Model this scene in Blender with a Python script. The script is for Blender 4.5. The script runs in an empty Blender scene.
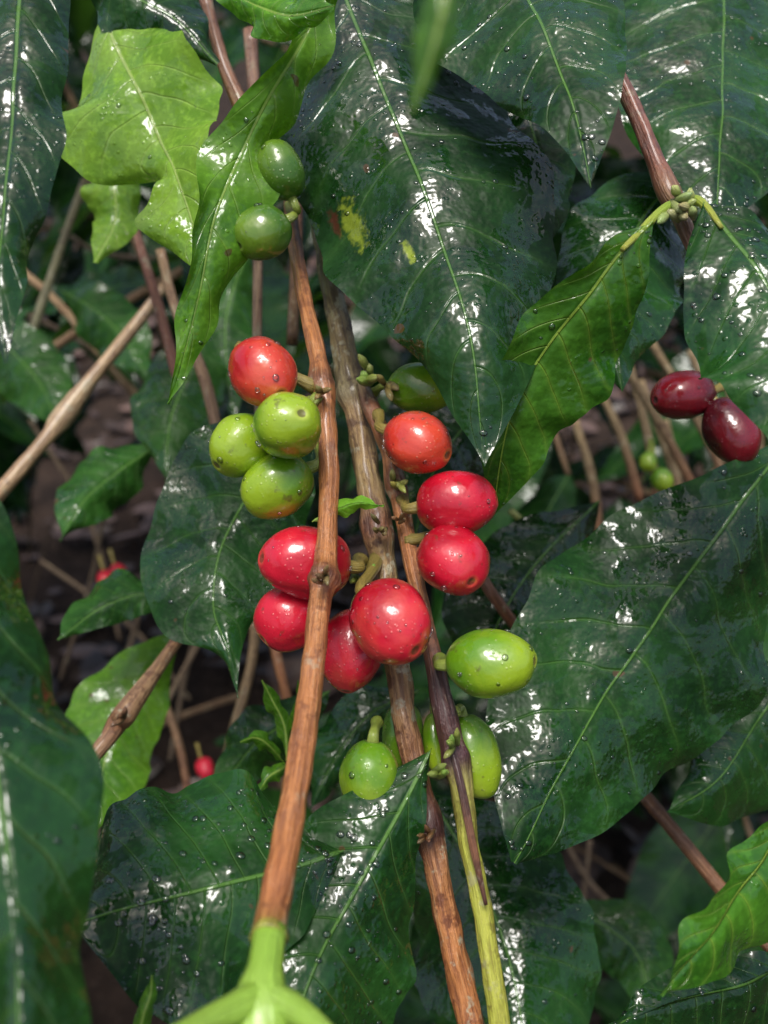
import bpy, math, random
import numpy as np
from mathutils import Vector, noise as mnoise
random.seed(7); rng=np.random.default_rng(7)
scene=bpy.context.scene
# ------------------------------------------------------------------ viewpoint / survey frame
PITCH=math.radians(35); C=np.array([0,0,1.15])
Fw=np.array([0,math.cos(PITCH),-math.sin(PITCH)]); Up=np.array([0,math.sin(PITCH),math.cos(PITCH)]); Rt=np.array([1.0,0,0])
FP=512/math.tan(math.radians(31))
def P(u,v,d):
    u=np.asarray(u,float);v=np.asarray(v,float);d=np.asarray(d,float)
    return C+d[...,None]*(Fw+((u-384)/FP)[...,None]*Rt+((512-v)/FP)[...,None]*Up)
def proj(p):
    q=np.asarray(p)-C; z=q@Fw
    return 384+FP*(q@Rt)/z, 512-FP*(q@Up)/z, z
def catmull(pts,n):
    p=np.asarray(pts,float); k=len(p)
    e=np.vstack([2*p[0]-p[1],p,2*p[-1]-p[-2]])
    x=np.linspace(0,k-1,n+1); i=np.minimum(x.astype(int),k-2); t=(x-i)[:,None]
    a,b,c,d=e[i],e[i+1],e[i+2],e[i+3]
    return .5*((2*b)+(-a+c)*t+(2*a-5*b+4*c-d)*t**2+(-a+3*b-3*c+d)*t**3)
# ------------------------------------------------------------------ node helper
class NT:
    def __init__(s,name):
        s.m=bpy.data.materials.new(name); s.m.use_nodes=True; s.t=s.m.node_tree; s.t.nodes.clear()
    def n(s,ty,ins=None,**kw):
        nd=s.t.nodes.new(ty)
        for k,v in kw.items(): setattr(nd,k,v)
        for k,v in (ins or {}).items():
            if isinstance(v,bpy.types.NodeSocket): s.t.links.new(v,nd.inputs[k])
            else: nd.inputs[k].default_value=v
        return nd
    def math(s,op,a,b=0.0,c=None):
        i={0:a,1:b}
        if c is not None: i[2]=c
        return s.n('ShaderNodeMath',i,operation=op).outputs[0]
    def ramp(s,x,a,b,lo=0.0,hi=1.0,smooth=True):
        return s.n('ShaderNodeMapRange',{0:x,1:a,2:b,3:lo,4:hi},interpolation_type='SMOOTHSTEP' if smooth else 'LINEAR').outputs[0]
    def mix(s,f,a,b):
        nd=s.t.nodes.new('ShaderNodeMix'); nd.data_type='RGBA'
        for idx,v in ((0,f),(6,a),(7,b)):
            if isinstance(v,bpy.types.NodeSocket): s.t.links.new(v,nd.inputs[idx])
            else: nd.inputs[idx].default_value=v if idx==0 else (*v,1) if len(v)==3 else v
        return nd.outputs[2]
    def noise(s,vec,scale,detail=3,rough=.55,dist=0):
        return s.n('ShaderNodeTexNoise',{'Vector':vec,'Scale':scale,'Detail':detail,'Roughness':rough,'Distortion':dist}).outputs[0]
    def vor(s,vec,scale,feature='F1'):
        return s.n('ShaderNodeTexVoronoi',{'Vector':vec,'Scale':scale},feature=feature)
    def out(s,sh): s.n('ShaderNodeOutputMaterial',{0:sh}); return s.m

def mat_leaf(name,c1,c2,vein,transl=.2,wet=.5,spots=(),N=10,backc=None,bump=1.0,veinf=.22,rough=.46,simple=False):
    T=NT(name)
    at=T.n('ShaderNodeAttribute',attribute_name='leafco'); sp=T.n('ShaderNodeSeparateXYZ',{0:at.outputs['Vector']})
    t,s,dm=sp.outputs
    rn=T.n('ShaderNodeAttribute',attribute_name='rnd').outputs['Fac']
    geo=T.n('ShaderNodeNewGeometry'); pos=geo.outputs['Position']
    sa=T.math('ABSOLUTE',s); side=T.math('GREATER_THAN',s,0.0)
    n1=T.noise(pos,45,2,.6)
    ph=T.math('ADD',T.math('SUBTRACT',T.math('MULTIPLY',t,float(N)),T.math('MULTIPLY',T.math('POWER',sa,1.25),1.5)),T.math('MULTIPLY',side,.45))
    ph=T.math('MULTIPLY_ADD',n1,.6,ph)
    vv=T.math('MULTIPLY',T.math('ABSOLUTE',T.math('SUBTRACT',T.math('FRACT',ph),.5)),2.0)
    line=T.math('MULTIPLY',T.ramp(vv,.90,1.0),T.ramp(sa,1.0,.5))
    halo=T.ramp(vv,.55,1.0)
    mw=T.math('MULTIPLY_ADD',t,-.38,.56)
    mid=T.math('SUBTRACT',1.0,T.ramp(T.math('DIVIDE',T.math('ABSOLUTE',dm),mw),.40,1.15))
    col=T.mix(T.ramp(n1,.35,.68),c1,c2)
    if not simple:
        n2=T.noise(pos,600,2,.6)
        col=T.mix(T.math('MULTIPLY',T.ramp(n2,.45,.75),.35),col,tuple(min(1,x*1.8+.002) for x in c2))
        col=T.mix(T.math('MULTIPLY',halo,.08),col,vein)
    col=T.mix(T.math('MULTIPLY',line,veinf),col,vein)
    br=T.ramp(rn,0,1,.65,1.45,False)
    col=T.n('ShaderNodeVectorMath',{0:col,'Scale':br},operation='SCALE').outputs[0]
    if not simple:
        bl=T.noise(pos,210,1,.5); col=T.mix(T.math('MULTIPLY',T.ramp(bl,.75,.78),.8),col,(.09,.045,.015))
    col=T.mix(T.math('MULTIPLY',mid,.85),col,vein)
    for (ts,ss,r,cc) in spots:
        dx=T.math('MULTIPLY',T.math('SUBTRACT',t,ts),2.0); dy=T.math('SUBTRACT',s,ss)
        q=T.math('SQRT',T.math('ADD',T.math('MULTIPLY',dx,dx),T.math('MULTIPLY',dy,dy)))
        q=T.math('MULTIPLY_ADD',T.math('SUBTRACT',n2,.5),r*1.8,q)
        col=T.mix(T.ramp(q,r,r*.35),col,cc)
    bc=backc or tuple(x*1.6+.02 for x in c2)
    col=T.mix(T.math('MULTIPLY',geo.outputs['Backfacing'],.75),col,bc)
    if simple:
        b1=T.n('ShaderNodeBump',{'Strength':.7,'Distance':.0022,'Height':T.noise(pos,100,2,.6)}).outputs[0]
        pr=T.n('ShaderNodeBsdfPrincipled',{'Base Color':col,'Roughness':.23,'Normal':b1})
    else:
        wn=T.noise(pos,80,5,.66,.6)
        w=T.ramp(wn,.62-wet*.26,.66-wet*.26)
        rg=T.math('MULTIPLY_ADD',w,-(rough-.20),rough)
        drop=T.vor(pos,620).outputs[0]; dmask=T.ramp(drop,.32,.12)
        hb=T.noise(pos,68,4,.54)
        dh=T.math('MULTIPLY',dmask,T.ramp(wn,.53,.60))
        h=T.math('ADD',T.math('MULTIPLY',hb,3.0),T.math('MULTIPLY',line,-.24))
        h=T.math('MULTIPLY_ADD',mid,.3,h); h=T.math('MULTIPLY_ADD',dh,.20,h)
        b1=T.n('ShaderNodeBump',{'Strength':.70*bump,'Distance':.0012,'Height':h}).outputs[0]
        pr=T.n('ShaderNodeBsdfPrincipled',{'Base Color':col,'Roughness':rg,'Normal':b1,'Specular IOR Level':.26,'Coat Weight':w,'Coat Roughness':.085,'Coat IOR':1.5,'Coat Normal':b1})
    tc=T.n('ShaderNodeVectorMath',{0:col,1:(1.7,1.6,.5)},operation='MULTIPLY').outputs[0]
    tr=T.n('ShaderNodeBsdfTranslucent',{'Color':tc})
    return T.out(T.n('ShaderNodeMixShader',{0:transl,1:pr.outputs[0],2:tr.outputs[0]}).outputs[0])

def mat_berry(name,c1,c2,scar,speck):
    T=NT(name)
    at=T.n('ShaderNodeAttribute',attribute_name='berryco'); ax=T.n('ShaderNodeSeparateXYZ',{0:at.outputs['Vector']}).outputs[0]
    oi=T.n('ShaderNodeObjectInfo').outputs['Random']
    pos=T.n('ShaderNodeNewGeometry').outputs['Position']
    a=T.math('ADD',T.math('MULTIPLY',ax,.26),T.noise(pos,95,3)); a=T.math('ADD',a,T.math('MULTIPLY',oi,.12))
    col=T.mix(T.ramp(a,.36,.74),c1,c2)
    sk=T.vor(pos,950).outputs[0]; sk2=T.noise(pos,170,2)
    col=T.mix(T.math('MULTIPLY',T.ramp(T.noise(pos,75,3),.54,.70),.35),col,speck)
    col=T.mix(T.math('MULTIPLY',T.math('MULTIPLY',T.ramp(sk,.26,.10),T.ramp(sk2,.42,.58)),.35),col,tuple(min(1,x*.8+.15) for x in speck))
    col=T.mix(T.math('MULTIPLY',T.ramp(T.noise(pos,330,3),.65,.74),.6),col,scar)
    col=T.mix(T.math('MULTIPLY',T.ramp(ax,.962,.990),.45),col,speck)
    axn=T.math('MULTIPLY_ADD',T.noise(pos,900,2),.006,ax)
    col=T.mix(T.math('MULTIPLY',T.ramp(axn,.9935,.998),.8),col,scar)
    col=T.mix(T.ramp(ax,-.965,-.985),col,(.12,.14,.03))
    h=T.math('MULTIPLY_ADD',T.math('MULTIPLY',T.ramp(sk,.3,.1),T.ramp(sk2,.48,.56)),.14,T.math('MULTIPLY',T.noise(pos,170,3,.55),1.0))
    b=T.n('ShaderNodeBump',{'Strength':.55,'Distance':.0007,'Height':h}).outputs[0]
    pr=T.n('ShaderNodeBsdfPrincipled',{'Base Color':col,'Roughness':T.ramp(sk2,.35,.65,.24,.42),'Normal':b,'Coat Weight':T.ramp(sk2,.38,.66,1.0,.35),'Coat Roughness':.06,'Coat Normal':b})
    return T.out(pr.outputs[0])

def mat_bark(name,streak=.6,rough=.5,coat=.3,lichen=.5):
    T=NT(name)
    col=T.n('ShaderNodeAttribute',attribute_name='Col').outputs['Color']
    tc=T.n('ShaderNodeAttribute',attribute_name='tubeco').outputs['Vector']
    pos=T.n('ShaderNodeNewGeometry').outputs['Position']
    mp=T.n('ShaderNodeVectorMath',{0:tc,1:(1,1,.10)},operation='MULTIPLY').outputs[0]
    f=T.noise(mp,2.6,4,.7); g=T.noise(pos,320,3,.6); l=T.noise(pos,150,4,.7)
    dark=T.n('ShaderNodeVectorMath',{0:col,1:(.34,.26,.26)},operation='MULTIPLY').outputs[0]
    c=T.mix(T.math('MULTIPLY',T.ramp(f,.60,.38),streak),col,dark)
    c=T.mix(T.math('MULTIPLY',T.ramp(f,.58,.72),streak*.6),c,(.46,.34,.20))
    c=T.mix(T.math('MULTIPLY',T.ramp(g,.57,.68),streak),c,dark)
    c=T.mix(T.math('MULTIPLY',T.ramp(l,.57,.66),lichen),c,(.40,.37,.25))
    c=T.mix(T.math('MULTIPLY',T.ramp(l,.45,.36),min(1,lichen*1.5)),c,dark)
    h=T.math('ADD',f,T.math('MULTIPLY',g,.6))
    b=T.n('ShaderNodeBump',{'Strength':.8,'Distance':.0009,'Height':h}).outputs[0]
    pr=T.n('ShaderNodeBsdfPrincipled',{'Base Color':c,'Roughness':rough,'Normal':b,'Coat Weight':coat,'Coat Roughness':.16})
    return T.out(pr.outputs[0])

DK1,DK2=(.0040,.026,.0045),(.0125,.060,.008)
M={}
M['dark']=mat_leaf('leaf_dark_green',DK1,DK2,(.10,.23,.04),.11,.60)
M['big']=mat_leaf('leaf_spotted_green',(.0035,.021,.0045),(.010,.046,.008),(.09,.21,.04),.09,.60,spots=[(.56,-.30,.05,(.26,.34,.02)),(.46,-.66,.12,(.18,.24,.02)),(.44,-.80,.06,(.06,.02,.008))])
M['mid']=mat_leaf('leaf_mid_green',(.010,.050,.006),(.030,.11,.013),(.12,.26,.05),.20,.5)
M['bright']=mat_leaf('leaf_young_green',(.06,.19,.011),(.125,.29,.018),(.32,.48,.10),.34,.55,bump=.8,veinf=.2)
M['lime']=mat_leaf('leaf_lime_green',(.13,.29,.022),(.24,.42,.045),(.42,.56,.16),.34,.55,bump=.8,veinf=.2)
M['young']=mat_leaf('leaf_glossy_green',(.014,.075,.005),(.048,.150,.010),(.36,.52,.07),.24,.58,veinf=.2)
M['back']=mat_leaf('leaf_background_green',(.005,.028,.005),(.018,.068,.010),(.09,.18,.04),.22,.45,simple=True,veinf=.15)
M['red']=mat_berry('cherry_red',(.36,.002,.014),(.60,.010,.032),(.14,.04,.02),(.74,.11,.06))
M['orange']=mat_berry('cherry_orange_red',(.46,.008,.014),(.62,.055,.025),(.16,.06,.03),(.78,.28,.07))
M['darkred']=mat_berry('cherry_dark_red',(.06,.002,.006),(.18,.004,.011),(.05,.02,.02),(.24,.02,.03))
M['green']=mat_berry('cherry_green',(.11,.26,.008),(.28,.42,.016),(.09,.06,.02),(.46,.52,.08))
M['dgreen']=mat_berry('cherry_dark_green',(.05,.14,.008),(.12,.23,.014),(.06,.05,.02),(.28,.36,.08))
M['bark']=mat_bark('bark_brown',.66,.45,.4,.42); M['barkrough']=mat_bark('bark_ridged',.85,.52,.25,.8); M['shoot']=mat_bark('shoot_green',.15,.35,.4,.0); M['twig']=mat_bark('bark_dry',.6,.7,0,.4)
T=NT('water_drop'); fr=T.n('ShaderNodeFresnel',{'IOR':1.6}); M['drop']=T.out(T.n('ShaderNodeMixShader',{0:T.math('MULTIPLY_ADD',fr.outputs[0],.9,.05),1:T.n('ShaderNodeBsdfTransparent').outputs[0],2:T.n('ShaderNodeBsdfAnisotropic',{'Roughness':.07}).outputs[0]}).outputs[0])

# ------------------------------------------------------------------ mesh builders
def make_obj(name,V,F,mat,attrs=(),parent=None,smooth=True):
    V=np.asarray(V,float); c=V.mean(0)
    me=bpy.data.meshes.new(name); me.from_pydata((V-c).tolist(),[],F)
    for an,ty,data in attrs:
        a=me.attributes.new(an,ty,'POINT')
        key={'FLOAT_VECTOR':'vector','FLOAT':'value','FLOAT_COLOR':'color'}[ty]
        a.data.foreach_set(key,np.asarray(data,np.float32).ravel())
    if smooth: me.polygons.foreach_set('use_smooth',[True]*len(me.polygons))
    me.materials.append(mat); me.update()
    ob=bpy.data.objects.new(name,me); scene.collection.objects.link(ob); ob.location=c
    if parent: ob.parent=parent; ob.location=Vector(c)-parent.location
    return ob
def grid_faces(nu,nv,off=0,flip=False):
    F=[]
    for i in range(nu):
        for j in range(nv):
            a=off+i*(nv+1)+j; q=(a,a+1,a+nv+2,a+nv+1)
            F.append(q[::-1] if flip else q)
    return F
def leaf_relief(G,t,S,N,q,wave,ph,seed):
    gu=np.gradient(G,axis=0); gv=np.gradient(G,axis=1)
    n=np.cross(gu,gv); n/=np.maximum(np.linalg.norm(n,axis=2,keepdims=True),1e-12)
    mid=n[n.shape[0]//2,n.shape[1]//2]
    if mid@(C-G[G.shape[0]//2,G.shape[1]//2])<0: n=-n
    A=np.abs(S); phase=N*t[:,None]-1.5*A**1.25+.45*(S>0)+.30
    quilt=np.sin(np.pi*phase)**2
    env=np.clip(A*4,0,1)*np.clip(1.15-A,0,1)
    taper=np.clip(np.sin(np.pi*np.clip(t,0.02,.98)),0,1)[:,None]**.5
    h=q*quilt*env*taper - (q+.0003)*1.1*np.exp(-(A/.06)**2)*taper
    h+=wave*A**2.2*(np.sin(2*np.pi*(t[:,None]*2.6+ph+.23*(S>0)))+.38*np.sin(2*np.pi*(t[:,None]*6.1+2*ph-.4*(S<0))))*taper
    nz=np.empty(G.shape[:2])
    for i in range(G.shape[0]):
        for j in range(G.shape[1]):
            nz[i,j]=mnoise.noise(Vector(G[i,j]*38)+Vector((seed,0,0)))+.40*mnoise.noise(Vector(G[i,j]*95)+Vector((seed,9,0)))
    h+=nz*wave*1.3
    return G+n*h[...,None]
import bmesh
bm=bmesh.new(); bmesh.ops.create_icosphere(bm,subdivisions=2,radius=1); BVV=np.array([v.co[:] for v in bm.verts]); BFF=[[v.index for v in f.verts] for f in bm.faces]; bm.free()
def add_drops(parent,G,n,rmin,rmax):
    V=[];F=[];o=0
    gu=np.gradient(G,axis=0); gv=np.gradient(G,axis=1); nn=np.cross(gu,gv)
    while n>0:
        i=rng.integers(3,G.shape[0]-3); j=rng.integers(1,G.shape[1]-2)
        n-=1
        if mnoise.noise(Vector(G[i,j]*70))<-.08: continue
        a,b=rng.random(2); p=G[i,j]*(1-a)*(1-b)+G[i+1,j]*a*(1-b)+G[i,j+1]*(1-a)*b+G[i+1,j+1]*a*b
        nr=nn[i,j]/max(np.linalg.norm(nn[i,j]),1e-12)
        if nr@(C-p)<0: nr=-nr
        x=np.cross(nr,[.3,.5,.8]); x/=np.linalg.norm(x); y=np.cross(nr,x)
        r=rmin+(rmax-rmin)*rng.random()**4; e=1+.4*rng.random()
        V.append(p+nr*r*.06+r*(BVV[:,:1]*x*e+BVV[:,1:2]*y+BVV[:,2:3]*nr*.5)); F+= [[q+o for q in f] for f in BFF]; o+=len(BVV)
    return make_obj('water_drops',np.vstack(V),F,M['drop'],parent=parent)
def leaf(st,mat='dark',ea=.012,eb=.012,N=10,q=.00022,wave=.0016,nu=76,nv=30,drops=0,name='coffee_leaf',rnd=None,crinkle=1):
    k=catmull(st,nu); u,v,d,wa,wb=k.T; wa=np.maximum(wa,0.4); wb=np.maximum(wb,0.4)
    du=np.gradient(u); dv=np.gradient(v); L=np.hypot(du,dv); t=np.cumsum(L); t=(t-t[0])/(t[-1]-t[0])
    du/=L; dv/=L
    ker=np.ones(7)/7; du=np.convolve(np.pad(du,3,'edge'),ker,'valid'); dv=np.convolve(np.pad(dv,3,'edge'),ker,'valid')
    ph=rng.random(); sd=rng.random()*50
    mw=1+crinkle*(.022*np.sin(2*np.pi*(t*5+ph))+.009*np.sin(2*np.pi*(t*11+2*ph))); mw2=1+crinkle*(.022*np.sin(2*np.pi*(t*6+.5+ph))+.009*np.sin(2*np.pi*(t*13+ph)))
    wa=wa*mw; wb=wb*mw2
    s=np.linspace(-1,1,nv+1); S=np.broadcast_to(s,(nu+1,nv+1)); A=np.abs(S)
    W=np.where(S<0,wa[:,None],wb[:,None]); sg=np.where(S<0,1,-1)
    uu=u[:,None]-sg*dv[:,None]*W*A; vv=v[:,None]+sg*du[:,None]*W*A
    wn=W/max(wa.max(),wb.max(),1)
    dd=d[:,None]+np.where(S<0,ea,eb)*A**1.4*wn
    G=P(uu,vv,dd)
    G=leaf_relief(G,t,S,N,q,wave,ph,sd)
    dist=np.linalg.norm(G-G[:,nv//2:nv//2+1],axis=2)*1000*np.sign(S)
    co=np.stack([np.broadcast_to(t[:,None],S.shape),S,dist],2).reshape(-1,3)
    i=nu//2;j=nv//2
    nrm=np.cross(G[i,j+1]-G[i,j],G[i+1,j]-G[i,j]); flip=nrm@(C-G[i,j])<0
    r=rng.random()*.6+.2 if rnd is None else rnd
    ob=make_obj(name,G.reshape(-1,3),grid_faces(nu,nv,0,flip),M[mat],[('leafco','FLOAT_VECTOR',co),('rnd','FLOAT',np.full(len(co),r))])
    if drops: add_drops(ob,G,int(drops*1.0),.00014,.0007)
    return ob
def tube_arrays(W,R,Cc,sides=14,bump=.06,off=0,closed=True):
    n=len(W); tan=np.gradient(W,axis=0); tan/=np.maximum(np.linalg.norm(tan,axis=1,keepdims=True),1e-12)
    x=np.cross(tan[0],[0.2,1,.3]); x/=np.linalg.norm(x)
    V=[];cols=[];tc=[];l=0
    sd=rng.random()*99
    for i in range(n):
        x=x-tan[i]*(x@tan[i]); x/=np.linalg.norm(x); y=np.cross(tan[i],x)
        if i: l+=np.linalg.norm(W[i]-W[i-1])
        for k in range(sides):
            a=2*math.pi*k/sides; ca,sa=math.cos(a),math.sin(a)
            r=R[i]*(1+bump*mnoise.noise(Vector((ca*1.2+sd,sa*1.2,l*220)))*1.6+bump*.8*mnoise.noise(Vector((ca*3+sd,sa*3,l*60))))
            V.append(W[i]+r*(x*ca+y*sa)); cols.append((*Cc[i],1)); tc.append((ca+sd,sa,l*400))
    F=[]
    for i in range(n-1):
        for k in range(sides):
            a=off+i*sides+k; b=off+i*sides+(k+1)%sides; F.append((a,b,b+sides,a+sides))
    F.append(tuple(off+k for k in range(sides))[::-1]); F.append(tuple(off+(n-1)*sides+k for k in range(sides)))
    return V,F,cols,tc
def tube(name,pts,cols,mat='bark',step=.0012,bump=.07,sides=20,parent=None,extra=()):
    V=[];F=[];Cs=[];Tc=[]
    for ps,cs in [(pts,cols)]+list(extra):
        ps=np.asarray(ps,float)
        w=P(ps[:,0],ps[:,1],ps[:,2]); r=ps[:,3]*ps[:,2]/FP
        if len(cs)!=len(ps):
            ci=np.linspace(0,len(cs)-1,len(ps)); ca=np.array(cs,float); lo=np.floor(ci).astype(int); hi=np.minimum(lo+1,len(cs)-1); fr=(ci-lo)[:,None]; cs=ca[lo]*(1-fr)+ca[hi]*fr
        full=np.hstack([w,r[:,None],np.asarray(cs,float)])
        L=np.linalg.norm(np.diff(w,axis=0),axis=1).sum(); n=max(6,int(L/step))
        k=catmull(full,n)
        a,b,c,d=tube_arrays(k[:,:3],np.maximum(k[:,3],1e-5),np.clip(k[:,4:],0,1),sides,bump,len(V)); V+=a;F+=b;Cs+=c;Tc+=d
    return make_obj(name,np.array(V),F,M[mat],[('Col','FLOAT_COLOR',Cs),('tubeco','FLOAT_VECTOR',Tc)],parent=parent)

def cherry(u,v,d,a,b,axis,mat,name='coffee_cherry',stalk=None,nt=44,npn=52,drops=14):
    """axis: direction to blossom scar in (right, up, toward viewer)"""
    c=P(u,v,d); ax=np.array(axis,float); ax/=np.linalg.norm(ax)
    z=ax[0]*Rt+ax[1]*Up-ax[2]*Fw; x=np.cross(z,[.31,.2,.9]); x/=np.linalg.norm(x); y=np.cross(z,x)
    a=a*d/FP; b=b*d/FP; V=[];co=[]; sd=rng.random()*50
    sq=1+rng.uniform(-.05,.05)
    for i in range(nt+1):
        th=math.pi*i/nt
        zz=math.cos(th); rr=max(math.sin(th),0)**.93
        zz2=zz-.05*math.exp(-(th/.14)**2)-(-.06*math.exp(-((math.pi-th)/.2)**2))
        zz2+=.022*math.exp(-((th-.18)/.05)**2)
        for k in range(npn):
            f=2*math.pi*k/npn
            nz=1+.06*mnoise.noise(Vector((math.cos(f)*rr*1.3+sd,math.sin(f)*rr*1.3,zz*1.3)))
            groove=1-.016*math.exp(-(math.sin(f)/.12)**2)
            egg=1-.05*zz
            V.append(c+z*a*zz2*nz+rr*nz*egg*groove*b*(x*math.cos(f)*sq+y*math.sin(f)/sq)); co.append((zz,rr,f))
    F=[]
    for i in range(nt):
        for k in range(npn):
            p=i*npn+k; q=i*npn+(k+1)%npn; F.append((p,p+npn,q+npn,q))
    ob=make_obj(name,V,F,M[mat],[('berryco','FLOAT_VECTOR',co)])
    base=c-z*a*.93
    if stalk is not None:
        e=P(*stalk); L=np.linalg.norm(e-base)
        W=np.array([base+z*a*.04,base-z*min(L*.3,.003),(base-z*.002)*.4+e*.6,e]); R=np.array([b*.22,b*.17,b*.17,b*.24])
        k=catmull(np.hstack([W,R[:,None]]),14)
        gc=(.26,.34,.05) if 'green' in mat else (.28,.22,.05)
        a1,b1,c1,d1=tube_arrays(k[:,:3],k[:,3],[gc]*15,12,.08)
        make_obj('pedicel',np.array(a1),b1,M['shoot'],[('Col','FLOAT_COLOR',c1),('tubeco','FLOAT_VECTOR',d1)],parent=ob)
    if drops:
        DV=[];DF=[];o=0
        for _ in range(int(drops*1.4)):
            th=rng.uniform(.3,2.6); f=rng.uniform(0,6.283)
            nr=z*math.cos(th)*b/a+math.sin(th)*(x*math.cos(f)+y*math.sin(f)); nr/=np.linalg.norm(nr)
            if nr@(C-c)<0 and nr[2]<0: continue
            p=c+z*a*math.cos(th)+b*(1-.05*math.cos(th))*math.sin(th)**.93*(x*math.cos(f)*sq+y*math.sin(f)/sq)
            xx=np.cross(nr,[.3,.5,.8]); xx/=np.linalg.norm(xx); yy=np.cross(nr,xx); r=.00014+.0006*rng.random()**4
            DV.append(p+r*(BVV[:,:1]*xx+BVV[:,1:2]*yy+BVV[:,2:3]*nr*.5)); DF+=[[q+o for q in ff] for ff in BFF]; o+=len(BVV)
        if DV: make_obj('water_drops',np.vstack(DV),DF,M['drop'],parent=ob)
    return ob

# ------------------------------------------------------------------ leaves near the viewer
leaf([(335,-30,.196,0,0),(352,15,.190,60,45),(375,70,.184,95,88),(412,160,.175,124,112),(445,250,.167,114,114),(470,340,.161,62,78),(485,466,.158,0,0)],'big',.012,.012,N=11,drops=220,rnd=.5,wave=.002)
leaf([(470,-130,.180,0,0),(500,-60,.174,90,80),(530,0,.167,118,95),(560,70,.158,74,72),(580,130,.152,28,34),(591,188,.148,0,0)],'dark',.010,.004,drops=150,rnd=.5,wave=.002)
leaf([(724,-90,.23,0,0),(724,0,.218,112,90),(724,80,.207,115,100),(722,150,.197,84,85),(718,235,.19,0,0)],'dark',.01,.012,drops=300,rnd=.7,wave=.002)
leaf([(690,170,.22,0,0),(645,215,.214,55,55),(622,280,.205,68,62),(618,340,.198,45,42),(622,392,.195,0,0)],'dark',.01,.01,drops=60,rnd=.7)
leaf([(520,90,.21,0,0),(535,140,.205,35,30),(545,190,.2,30,30),(548,250,.195,0,0)],'dark',.005,.005,rnd=.6)
leaf([(650,222,.160,0,0),(620,252,.160,18,28),(590,292,.161,28,56),(550,345,.163,36,72),(518,398,.166,36,62),(502,450,.170,24,40),(494,520,.176,0,0)],'young',-.006,.006,N=9,drops=40,rnd=.55)
leaf([(703,203,.160,0,0),(725,232,.157,46,25),(768,290,.150,96,50),(812,372,.142,98,60),(806,500,.136,0,0)],'dark',.004,.01,drops=200,rnd=.7)
leaf([(795,432,.205,0,0),(742,502,.200,44,55),(690,575,.195,102,98),(640,650,.190,124,120),(580,740,.184,106,90),(545,802,.179,62,62),(512,862,.175,0,0)],'dark',.006,.010,N=11,drops=220,rnd=.55,nu=90,nv=36,wave=.0024)
leaf([(-70,420,.125,0,0),(-50,540,.117,60,62),(-18,700,.107,70,84),(5,860,.097,80,92),(15,1000,.090,80,72),(20,1180,.085,0,0)],'dark',.01,.010,drops=30,rnd=.5,wave=.0024)
leaf([(25,-90,.16,0,0),(20,0,.152,60,46),(12,110,.143,70,50),(2,210,.135,60,44),(-4,290,.13,30,28),(6,362,.127,0,0)],'dark',.004,.008,drops=40,rnd=.3)
leaf([(108,18,.205,0,0),(118,50,.202,34,50),(143,98,.197,78,74),(158,138,.193,92,64),(176,172,.190,18,48),(192,222,.187,46,28),(200,272,.185,0,0)],'lime',.008,-.006,N=7,wave=.003,drops=30,rnd=.55,crinkle=2)
leaf([(345,-40,.180,0,0),(300,45,.178,16,28),(252,130,.176,26,34),(216,215,.175,28,34),(198,300,.174,14,26),(171,404,.172,0,0)],'bright',-.004,.006,N=9,wave=.003,drops=40,rnd=.4,crinkle=2)
leaf([(205,-25,.17,0,0),(248,0,.165,24,28),(290,16,.16,24,24),(335,6,.155,0,0)],'bright',.004,.004,N=7,drops=20,rnd=.7)
leaf([(75,-50,.2,0,0),(130,-5,.2,42,36),(175,18,.2,34,30),(218,66,.2,0,0)],'dark',.004,.01,drops=30)
leaf([(335,415,.225,0,0),(272,465,.22,68,50),(226,535,.215,80,84),(214,605,.208,60,58),(226,648,.203,16,18),(237,698,.20,0,0)],'dark',.006,.004,drops=110,rnd=.6,wave=.0024)
leaf([(345,850,.154,0,0),(292,868,.150,70,58),(232,882,.146,102,104),(165,899,.143,106,122),(112,912,.141,78,100),(72,925,.140,0,0)],'dark',.022,-.004,drops=420,rnd=.65,N=11,wave=.0022)
leaf([(432,748,.165,0,0),(398,815,.159,50,26),(356,890,.152,90,66),(316,965,.145,100,92),(288,1045,.138,70,80),(270,1130,.132,0,0)],'dark',.006,.010,drops=420,rnd=.65,N=11)
leaf([(180,630,.28,0,0),(142,680,.28,38,32),(112,740,.27,52,45),(96,790,.26,38,40),(84,838,.25,0,0)],'bright',.006,.006,rnd=.3)
leaf([(425,790,.235,0,0),(468,860,.23,62,78),(500,930,.22,92,86),(520,1010,.21,84,80),(530,1110,.20,0,0)],'dark',.012,.012,drops=80,rnd=.4)
leaf([(815,775,.155,0,0),(768,848,.148,20,58),(726,908,.142,26,58),(692,952,.138,20,36),(659,994,.135,0,0)],'young',-.006,.006,drops=60,rnd=.9)
leaf([(830,950,.18,0,0),(745,985,.172,32,50),(670,1008,.166,36,60),(585,1045,.16,0,0)],'dark',.008,.008,drops=120,rnd=.6)
leaf([(810,640,.23,0,0),(765,715,.22,50,50),(722,778,.21,42,50),(668,812,.205,0,0)],'dark',.01,.01,rnd=.3)
leaf([(455,-45,.07,0,0),(443,10,.07,20,16),(428,65,.071,14,12),(411,114,.072,0,0)],'bright',.001,.001,nu=30,nv=12,rnd=.2,q=.0001,wave=.0002)
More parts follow.
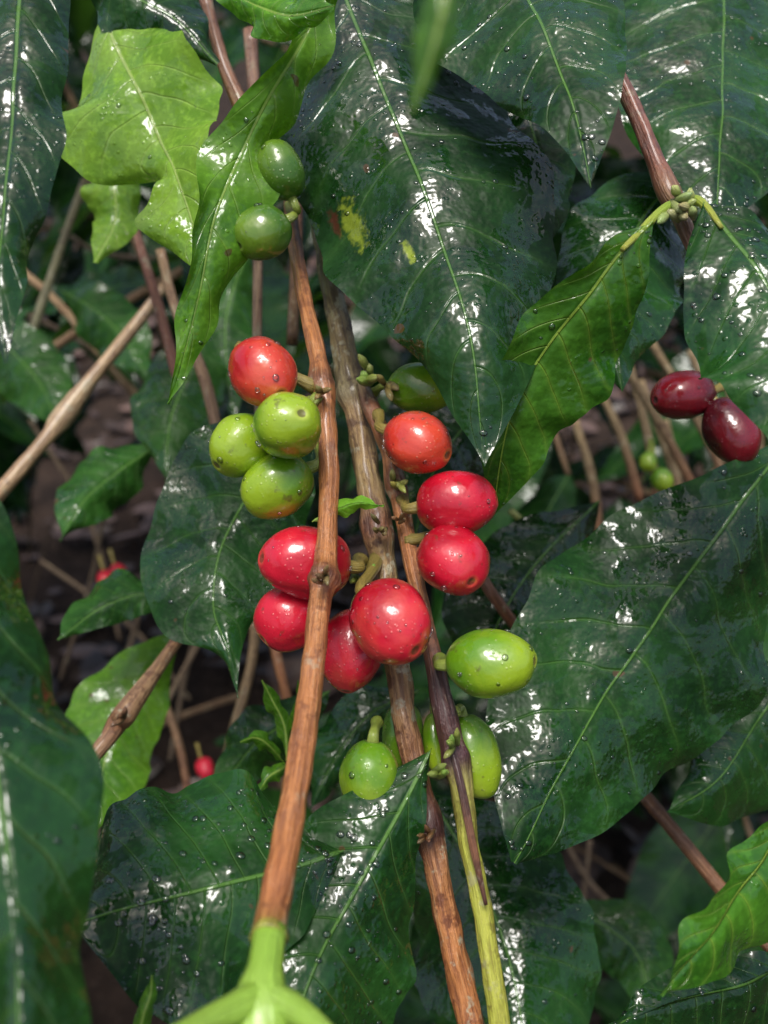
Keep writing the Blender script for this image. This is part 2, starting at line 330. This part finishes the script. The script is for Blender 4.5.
# mid-distance leaves of the same bush
leaf([(100,130,.27,0,0),(112,180,.26,26,24),(115,220,.26,24,24),(95,265,.25,0,0)],'lime',.006,.006,rnd=.2)
leaf([(520,380,.26,0,0),(470,420,.25,60,50),(430,480,.24,70,60),(410,560,.235,0,0)],'dark',.01,.01,rnd=.4)
leaf([(600,500,.26,0,0),(540,560,.25,50,60),(500,620,.24,60,60),(470,700,.235,0,0)],'dark',.01,.01,rnd=.2)
leaf([(190,600,.25,0,0),(150,592,.25,18,20),(105,605,.25,22,22),(58,640,.25,0,0)],'mid',.012,.0,rnd=.3)
leaf([(165,440,.31,0,0),(120,470,.3,26,26),(85,500,.29,28,28),(60,540,.28,0,0)],'mid',.008,.008,rnd=.5)
leaf([(210,330,.31,0,0),(190,370,.3,34,40),(170,420,.29,40,42),(165,480,.28,0,0)],'mid',.008,.008,rnd=.1)
leaf([(250,250,.33,0,0),(230,300,.33,30,30),(225,350,.32,36,30),(235,420,.31,0,0)],'mid',.008,.008,rnd=.3)
leaf([(-30,330,.40,0,0),(10,350,.39,34,30),(40,385,.38,34,34),(60,430,.37,0,0)],'mid',.008,.008,rnd=.2)
leaf([(60,290,.42,0,0),(95,310,.41,26,26),(125,340,.40,28,28),(150,385,.39,0,0)],'mid',.008,.008,rnd=.3)
leaf([(330,690,.24,0,0),(290,720,.24,26,30),(250,750,.24,30,34),(215,800,.24,0,0)],'mid',.006,.006,rnd=.2)
leaf([(420,690,.24,0,0),(370,715,.235,30,34),(335,760,.23,34,30),(310,810,.225,0,0)],'dark',.006,.006,rnd=.8)
leaf([(560,900,.33,0,0),(610,930,.32,30,34),(640,960,.31,34,34),(650,1020,.30,0,0)],'mid',.006,.006,rnd=.3)
leaf([(690,560,.3,0,0),(740,640,.3,40,40),(770,700,.29,40,40),(790,790,.28,0,0)],'mid',.006,.006,rnd=.1)
leaf([(312,522,.166,0,0),(332,512,.165,7,8),(356,503,.164,10,9),(384,506,.164,0,0)],'bright',.002,.002,nu=30,nv=14,q=.0002,wave=.0006,rnd=.9)
leaf([(135,1060,.13,0,0),(142,1020,.13,8,8),(150,995,.13,6,6),(152,975,.13,0,0)],'bright',.002,.002,nu=24,nv=10,q=.0001,wave=.0002)
for st in ([(288,760,.21,0,0),(284,725,.208,6,7),(272,700,.206,7,7),(262,680,.204,0,0)],[(288,760,.21,0,0),(296,730,.208,6,6),(300,705,.206,6,6),(298,680,.204,0,0)],[(286,765,.21,0,0),(268,745,.205,7,7),(255,738,.203,6,6),(240,742,.20,0,0)],[(288,765,.21,0,0),(280,770,.205,8,8),(268,778,.203,8,7),(256,796,.20,0,0)]):
    leaf(st,'bright',.002,.002,nu=24,nv=10,q=.0001,wave=.0006,rnd=.2)

# ------------------------------------------------------------------ branches
OR=(.47,.185,.055); BR=(.22,.088,.038); TN=(.44,.29,.15); PU=(.09,.030,.022); GN=(.26,.45,.045); YG=(.46,.48,.06); GB=(.20,.16,.07)
tube('coffee_branch',[(290,170,.215,6),(291,215,.205,6.5),(303,290,.19,7.5),(318,360,.18,9),(321,384,.177,14),(325,402,.175,10),(329,480,.168,10),(326,555,.16,11),(324,578,.157,17),(320,600,.154,11.5),(309,700,.142,12.5),(290,820,.128,14.5),(272,915,.117,17),(269,938,.114,19)],
  [BR,BR,OR,OR,BR,OR,OR,OR,BR,OR,OR,OR,(.44,.18,.05),(.34,.36,.06)],'bark',bump=.10)
tube('young_shoot',[(270,930,.115,17),(266,965,.111,18),(262,990,.109,25),(262,1020,.107,30),(262,1060,.105,32)],[GN,GN,(.30,.50,.06),(.30,.50,.06),GN],'shoot',bump=.05,
  extra=[([(262,995,.108,18),(235,1008,.105,15),(200,1024,.101,12),(150,1050,.095,10)],[GN,(.32,.52,.07)]),([(262,995,.108,18),(292,1008,.106,14),(322,1030,.103,11),(360,1070,.1,9)],[GN,(.32,.52,.07)])])
tube('coffee_branch',[(318,200,.215,9),(330,280,.207,11),(343,345,.2,12),(352,395,.195,15),(358,420,.193,12),(370,490,.188,12.5),(377,530,.185,16),(382,560,.183,12.5),(394,640,.178,12.5),(405,720,.173,12.5),(420,790,.169,13),(429,832,.167,18),(435,860,.165,13),(452,940,.161,13),(480,1060,.156,14)],
  [GB,GB,(.32,.23,.10),GB,(.36,.23,.09),(.32,.21,.08),BR,(.36,.23,.09),(.34,.21,.08),(.36,.19,.08),BR,PU,(.36,.16,.06),OR,OR],'barkrough',bump=.15)
tube('coffee_branch',[(362,385,.19,7),(372,410,.186,9),(388,450,.182,8),(396,484,.18,11),(402,510,.178,8.5),(414,570,.175,8.5),(426,625,.172,9),(438,680,.169,10),(450,735,.166,12),(457,762,.165,15),(462,790,.163,11),(470,850,.160,10),(482,910,.157,10),(505,1060,.150,10)],
  [GB,BR,OR,BR,OR,OR,(.34,.14,.06),PU,PU,(.10,.05,.03),(.34,.32,.06),YG,YG,YG],'bark',bump=.12)
tube('bark_strip',[(450,740,.1645,3),(462,790,.1605,4),(474,850,.1565,4),(486,905,.1535,2)],[PU,PU,(.25,.10,.04),PU],'bark')
tube('coffee_branch',[(560,-30,.185,7),(590,30,.18,7.5),(626,92,.176,8),(655,160,.172,9),(668,190,.170,12),(680,215,.169,9),(700,262,.167,7),(740,330,.17,7)],[(.16,.05,.035),(.24,.08,.05),(.28,.10,.055),(.24,.08,.05),(.28,.17,.06),(.22,.07,.045),(.2,.065,.045)],'bark')
tube('leaf_petiole',[(676,203,.166,5),(660,212,.163,5),(640,232,.160,4),(622,250,.158,2.5)],[GN,YG],'shoot',extra=[([(680,203,.166,5),(695,200,.163,5),(706,207,.160,4),(722,228,.156,2)],[GN,YG])])
def nubs(u,v,d,n,spread,size,col=(.42,.52,.10)):
    ex=[]
    for _ in range(n):
        a=rng.uniform(0,6.28); L=size*rng.uniform(.7,1.8); u0=u+rng.normal()*spread*.4; v0=v+rng.normal()*spread*.4
        dz=rng.uniform(.0005,.004)
        ex.append(([(u0,v0,d+.002,size*.28),(u0+math.cos(a)*L*.6,v0+math.sin(a)*L*.6,d-dz*.6,size*.38),(u0+math.cos(a)*L,v0+math.sin(a)*L,d-dz,size*.10)],[tuple(x*.7 for x in col),tuple(x*rng.uniform(.8,1.2) for x in col)]))
    tube('flower_bud_cluster',ex[0][0],ex[0][1],'shoot',step=.0005,sides=10,bump=.15,extra=ex[1:])
nubs(681,206,.163,10,18,12,(.50,.58,.20)); nubs(366,378,.183,5,10,12,(.30,.38,.08)); nubs(388,384,.182,4,8,10,(.34,.26,.08)); nubs(398,485,.175,5,8,9,(.34,.36,.08)); nubs(362,575,.176,5,14,10,(.30,.40,.06))
nubs(455,745,.160,5,9,9,(.30,.42,.08)); nubs(322,392,.170,4,8,8,(.34,.24,.08)); nubs(324,578,.150,5,9,8,(.34,.22,.09)); nubs(440,775,.160,5,9,9,(.34,.46,.08))
nubs(430,832,.160,5,9,7,(.25,.12,.05)); nubs(378,530,.177,5,9,7,(.28,.24,.08)); nubs(403,520,.172,3,6,6,(.30,.16,.06)); nubs(120,718,.212,4,9,8,(.26,.14,.07))
def stem(pts,c,mat='bark'): tube('coffee_branch',pts,c,mat,step=.004,sides=12)
stem([(203,-10,.21,7),(222,60,.21,6.5),(243,110,.208,8),(268,175,.206,6)],[BR,(.3,.13,.06)])
stem([(250,30,.24,7),(256,120,.24,6),(258,250,.235,5),(257,340,.235,5),(260,420,.24,5)],[(.28,.14,.08),(.36,.22,.15),(.40,.24,.16)])
stem([(296,160,.25,6),(296,260,.25,6),(292,345,.25,6)],[BR,(.16,.09,.04)])
stem([(120,180,.3,4),(135,230,.3,4.5),(165,330,.3,5.5),(192,440,.3,6),(200,500,.3,6)],[(.22,.08,.05),(.28,.11,.06)])
stem([(165,285,.325,5),(138,322,.32,6),(95,375,.31,7),(62,418,.305,11),(45,440,.3,7),(0,492,.29,8),(-40,530,.28,8)],[(.3,.2,.1),TN,TN,(.5,.36,.2),TN,TN,TN])
stem([(20,270,.45,4),(60,305,.45,4),(118,375,.45,4),(170,430,.45,4)],[TN,TN],'twig')
stem([(85,180,.4,4),(60,250,.4,4),(30,340,.4,5)],[(.25,.22,.08),(.2,.2,.1)])
stem([(160,250,.28,5),(176,310,.28,5),(205,380,.28,6),(225,470,.28,6)],[(.36,.22,.12),(.30,.18,.1)])
stem([(192,618,.24,6),(160,665,.23,7),(126,712,.22,12),(118,722,.22,11),(105,742,.215,8),(70,782,.21,8),(20,840,.2,8)],[OR,TN,(.34,.18,.08),BR,TN,(.46,.24,.1)],'barkrough')
stem([(255,620,.33,5),(252,660,.33,5),(232,740,.33,6),(220,790,.33,6)],[(.3,.2,.1),(.24,.16,.08)])
stem([(160,690,.4,4),(178,740,.4,4),(190,800,.4,4)],[(.3,.2,.1),BR])
stem([(265,610,.35,5),(285,690,.34,5),(300,750,.34,5)],[OR,BR])
for i,(a,b,c,e) in enumerate([(600,330,700,500),(625,350,660,520),(650,340,735,500),(595,380,640,500),(690,350,745,520),(575,420,600,540),(665,420,680,540),(640,380,690,540),(720,340,735,480)]):
    stem([(a,b,.36+.02*i,4),((a+c)/2+5,(b+e)/2,.36+.02*i,4.5),(c,e,.36+.02*i,4.5)],[(.28,.20,.10),(.20,.14,.07),BR],'twig')
# thin dry twigs deeper in the bush
for (a,b,c,e,dd,r) in [(0,300,150,420,.6,2.2),(30,420,120,640,.7,2),(110,480,60,680,.55,2),(150,560,90,760,.6,2.4),(40,560,190,700,.75,2),(200,640,140,800,.5,2.6),(60,230,190,260,.55,2),(225,560,170,760,.6,2.2),(560,830,640,930,.5,2.6),(590,840,570,960,.55,2.2)]:
    stem([(a,b,dd,r),((a+c)/2+rng.normal()*14,(b+e)/2+rng.normal()*12,dd+.02,r*1.2),(c,e,dd+.04,r)],[(.18,.13,.08),(.13,.09,.055)],'twig')
stem([(480,575,.23,6),(505,612,.23,6),(560,680,.24,7)],[(.25,.11,.06),BR])
stem([(640,790,.24,7),(680,838,.235,7),(722,890,.23,7.5),(800,980,.22,8)],[BR,(.3,.15,.06)])
stem([(510,510,.3,3.5),(540,540,.3,4),(560,580,.3,4)],[(.26,.3,.06),(.2,.2,.06)])

# ------------------------------------------------------------------ cherries
ch=cherry
ch(263,373,.168,41,33,(.3,-.35,.35),'orange',stalk=(316,388,.176),drops=30)
ch(418,443,.172,36,32,(.75,-.35,.45),'orange',stalk=(378,415,.184),drops=30)
ch(456,503,.170,41,32,(.9,.1,.15),'red',stalk=(402,500,.178),drops=22)
ch(454,561,.166,39,35,(.35,-.45,.7),'red',stalk=(408,540,.176),drops=22)
ch(391,622,.158,46,40,(.50,-.50,.65),'red',stalk=(376,560,.182),drops=40)
ch(306,562,.168,47,37,(-.8,.1,.35),'red',stalk=(360,560,.18),drops=26)
ch(289,617,.172,35,33,(-.6,-.5,.3),'red',stalk=(330,590,.17),drops=10)
ch(351,650,.172,41,34,(-.1,-.8,.3),'red',stalk=(372,590,.182),drops=10)
G='unripe_coffee_cherry'
ch(288,425,.160,37,34,(.40,.2,.75),'green',G,stalk=(318,398,.174),drops=16)
ch(240,446,.170,33,31,(-.5,-.5,.4),'green',G,stalk=(312,402,.176),drops=16)
ch(277,486,.168,38,32,(-.75,-.45,.2),'green',G,stalk=(318,420,.178),drops=16)
ch(491,663,.158,45,35,(.97,.1,.36),'green',G,stalk=(440,660,.168),drops=26)
ch(474,756,.172,43,26,(.25,-.9,.1),'green',G,stalk=(455,712,.168),drops=6)
ch(437,745,.176,32,14,(.1,-.9,.2),'green',G,stalk=(440,705,.17),drops=0)
ch(369,777,.166,36,30,(-.1,-.95,.05),'green',G,stalk=(377,722,.172),drops=10)
ch(402,735,.178,34,20,(-.1,-.95,.15),'dgreen',G,stalk=(400,690,.178),drops=0)
ch(262,233,.178,30,27,(-.5,-.4,.3),'dgreen',G,stalk=(290,205,.205),drops=10)
ch(281,170,.180,30,22,(-.35,.85,.2),'dgreen',G,stalk=(291,200,.208),drops=6)
ch(422,388,.184,36,24,(.9,-.1,.3),'green',G,stalk=(375,392,.19),drops=0)
ch(683,395,.21,34,25,(-.92,-.2,.3),'darkred',stalk=(740,370,.215),drops=8)
ch(731,432,.205,36,25,(.3,-.85,.3),'darkred',stalk=(745,375,.21),drops=8)
ch(662,480,.35,13,11,(.2,-.7,.5),'green',G,stalk=(652,440,.37),drops=0)
ch(648,462,.35,11,9,(-.2,-.7,.5),'green',G,stalk=(650,440,.37),drops=0)
for (u,v,d) in [(107,580,.5),(205,768,.45),(525,862,.3),(118,574,.52)]:
    ch(u,v,d,12,9,(.4,-.6,.5),'red',stalk=(u-8,v-24,d+.01),drops=0)

# ------------------------------------------------------------------ background bush
BV=[];BF=[];BC=[];BRd=[]; SV=[];SF=[];SC=[];ST=[]
rng=np.random.default_rng(11)
def generic_leaf(p,dirn,nrm,L,Wd,mat_r,nu=20,nv=8):
    global BV,BF,BC,BRd
    dirn=dirn/np.linalg.norm(dirn); nrm=nrm-dirn*(nrm@dirn); nrm/=np.linalg.norm(nrm); side=np.cross(dirn,nrm)
    t=np.linspace(0,1,nu+1); w=Wd*.5*np.sin(np.pi*t**.85)**.8*(1-.25*t); w[0]=w[-1]=.0003
    droop=rng.uniform(.1,.45); curl=rng.uniform(-.1,.25); ph=rng.random()
    s=np.linspace(-1,1,nv+1); S=np.broadcast_to(s,(nu+1,nv+1)); A=np.abs(S)
    mid=p+np.outer(t*L,dirn)-np.outer(droop*L*t**2,[0,0,1])
    G=mid[:,None,:]+(S*w[:,None])[...,None]*side+((A**1.5*w[:,None]*(curl+.2))+.003*A**2*np.sin(2*np.pi*(4*t[:,None]+ph+.3*(S>0))))[...,None]*nrm
    u,v,z=proj(G.reshape(-1,3)); 
    if z.min()<.29 and (abs(u[len(u)//2]-384)<900): return
    for (gu,gv,ru,rv,pr) in [(125,600,105,180,.94),(600,880,55,45,.9),(660,440,95,75,.8),(80,380,95,110,.25)]:
        if (((u-gu)/ru)**2+((v-gv)/rv)**2).min()<1 and rng.random()<pr: return
    off=len(BV); BV+=G.reshape(-1,3).tolist(); BF+=grid_faces(nu,nv,off,np.cross(G[5,5]-G[5,4],G[6,5]-G[5,5])@nrm<0)
    dist=np.linalg.norm(G-G[:,nv//2:nv//2+1],axis=2)*1000*np.sign(S)
    BC+=np.stack([np.broadcast_to(t[:,None],S.shape),S,dist],2).reshape(-1,3).tolist(); BRd+=[mat_r]*(G.shape[0]*G.shape[1])
nb=0
for b in range(190):
    p0=np.array([rng.uniform(-.75,.75),rng.uniform(.45,1.6),rng.uniform(.25,1.35)])
    dr=np.array([rng.normal()*.7,-rng.uniform(.1,1),rng.uniform(-.3,.35)]); dr/=np.linalg.norm(dr)
    L=rng.uniform(.25,.45); n=8; W=[];
    for k in range(n+1):
        f=k/n; W.append(p0+dr*L*f-np.array([0,0,.25*L*f*f]))
    W=np.array(W); u,v,z=proj(W)
    if z.min()<.33 or (((u-125)/80)**2+((v-600)/130)**2).min()<1: continue
    nb+=1
    k=catmull(np.hstack([W,np.linspace(.003,.0016,n+1)[:,None]]),20); cc=np.array([.20,.125,.065])*rng.uniform(.6,1.4)
    a1,b1,c1,d1=tube_arrays(k[:,:3],k[:,3],[cc]*21,8,.06,len(SV)); SV+=a1;SF+=b1;SC+=c1;ST+=d1
    for j in range(1,n+1):
        tan=W[j]-W[j-1]; tan/=np.linalg.norm(tan); sd=np.cross(tan,[0,0,1]); sd/=np.linalg.norm(sd)
        for sg in (-1,1):
            if rng.random()<.12: continue
            dl=sd*sg*rng.uniform(.6,1)+tan*rng.uniform(.3,.9)+np.array([0,0,rng.uniform(-.5,.2)])
            nn=np.array([rng.normal()*.35,-.35+rng.normal()*.35,1.0])
            Ln=rng.uniform(.08,.145); generic_leaf(W[j],dl,nn,Ln,Ln*rng.uniform(.38,.48),rng.random())
make_obj('coffee_foliage',BV,BF,M['back'],[('leafco','FLOAT_VECTOR',BC),('rnd','FLOAT',BRd)])
make_obj('coffee_bush_branches',SV,SF,M['twig'],[('Col','FLOAT_COLOR',SC),('tubeco','FLOAT_VECTOR',ST)])
print('branches',nb,'foliage verts',len(BV))

# ------------------------------------------------------------------ ground with litter
T=NT('soil'); pos=T.n('ShaderNodeNewGeometry').outputs['Position']
c=T.mix(T.ramp(T.noise(pos,9,4,.65),.35,.65),(.018,.012,.009),(.050,.032,.023)); c=T.mix(T.math('MULTIPLY',T.ramp(T.noise(pos,70,3,.7),.55,.7),.5),c,(.12,.085,.065))
b=T.n('ShaderNodeBump',{'Strength':.9,'Distance':.02,'Height':T.noise(pos,40,4,.7)}).outputs[0]
M['soil']=T.out(T.n('ShaderNodeBsdfPrincipled',{'Base Color':c,'Roughness':.9,'Normal':b,'Specular IOR Level':.2}).outputs[0])
n=120; g=np.concatenate([np.linspace(-40,-2.5,12),np.linspace(-2.3,3.5,n),np.linspace(4,60,12)])
V=[(x,y+1,.03*mnoise.noise(Vector((x*2.5,y*2.5,0)))+.012*mnoise.noise(Vector((x*11,y*11,5))) ) for x in g for y in g]; m=len(g)
F=[(i*m+j,(i+1)*m+j,(i+1)*m+j+1,i*m+j+1) for i in range(m-1) for j in range(m-1)]
make_obj('ground',V,F,M['soil'])
T=NT('dry_leaf'); at=T.n('ShaderNodeAttribute',attribute_name='rnd').outputs['Fac']
pos=T.n('ShaderNodeNewGeometry').outputs['Position']
c=T.mix(at,(.030,.018,.013),(.24,.15,.12)); c=T.mix(T.math('MULTIPLY',T.noise(pos,60,2),.5),c,(.03,.02,.012))
M['dry']=T.out(T.n('ShaderNodeBsdfPrincipled',{'Base Color':c,'Roughness':.4,'Specular IOR Level':.5}).outputs[0])
LV=[];LF=[];LR=[]
for i in range(2200):
    x=rng.uniform(-1.6,1.6); y=rng.uniform(.6,3.4); z=.03*mnoise.noise(Vector((x*2.5,(y-1)*2.5,0)))+.018+rng.random()*.012
    a=rng.uniform(0,6.28); L=rng.uniform(.03,.10); w=L*rng.uniform(.2,.32); nu,nv=6,4; off=len(LV); cu=rng.uniform(-.3,.5); tl=rng.normal()*.25
    for p in range(nu+1):
        t=p/nu; ww=w*math.sin(math.pi*t)**.8+.0005
        for q in range(nv+1):
            s=-1+2*q/nv; lx=(t-.5)*L; ly=s*ww; lz=cu*L*(t-.5)**2+abs(s)*ww*cu+tl*lx*.4+tl*ly
            LV.append((x+lx*math.cos(a)-ly*math.sin(a),y+lx*math.sin(a)+ly*math.cos(a),z+lz))
    LF+=grid_faces(nu,nv,off); LR+=[rng.random()**2]*((nu+1)*(nv+1))
make_obj('leaf_litter',LV,LF,M['dry'],[('rnd','FLOAT',LR)])

# ------------------------------------------------------------------ light
w=bpy.data.worlds.new('World'); scene.world=w; w.use_nodes=True; nt=w.node_tree; nt.nodes.clear()
sky=nt.nodes.new('ShaderNodeTexSky'); sky.sky_type='NISHITA'; sky.sun_disc=False; EL=math.radians(76); AZ=math.radians(200)
sky.sun_elevation=EL; sky.sun_rotation=AZ; sky.dust_density=5; sky.air_density=1.0; sky.ozone_density=.6
bg=nt.nodes.new('ShaderNodeBackground'); bg.inputs[1].default_value=.14; wo=nt.nodes.new('ShaderNodeOutputWorld')
nt.links.new(sky.outputs[0],bg.inputs[0]); nt.links.new(bg.outputs[0],wo.inputs[0])
sl=bpy.data.lights.new('sun','SUN'); sl.energy=2.7; sl.angle=math.radians(22); sl.color=(1,.985,.96)
so=bpy.data.objects.new('sun',sl); scene.collection.objects.link(so)
sd=Vector((math.sin(AZ)*math.cos(EL),math.cos(AZ)*math.cos(EL),math.sin(EL))); so.rotation_euler=sd.to_track_quat('Z','Y').to_euler(); so.location=(0,0,5)
# ------------------------------------------------------------------ camera
cd=bpy.data.cameras.new('camera'); co=bpy.data.objects.new('camera',cd); scene.collection.objects.link(co); scene.camera=co
co.location=C; co.rotation_euler=(math.pi/2-PITCH,0,0)
cd.sensor_fit='VERTICAL'; cd.sensor_height=36; cd.lens=18/math.tan(math.radians(31)); cd.clip_start=.005; cd.clip_end=200
cd.dof.use_dof=True; cd.dof.focus_distance=.168; cd.dof.aperture_fstop=15
scene.view_settings.view_transform='Standard'; scene.view_settings.look='None'; scene.view_settings.exposure=0
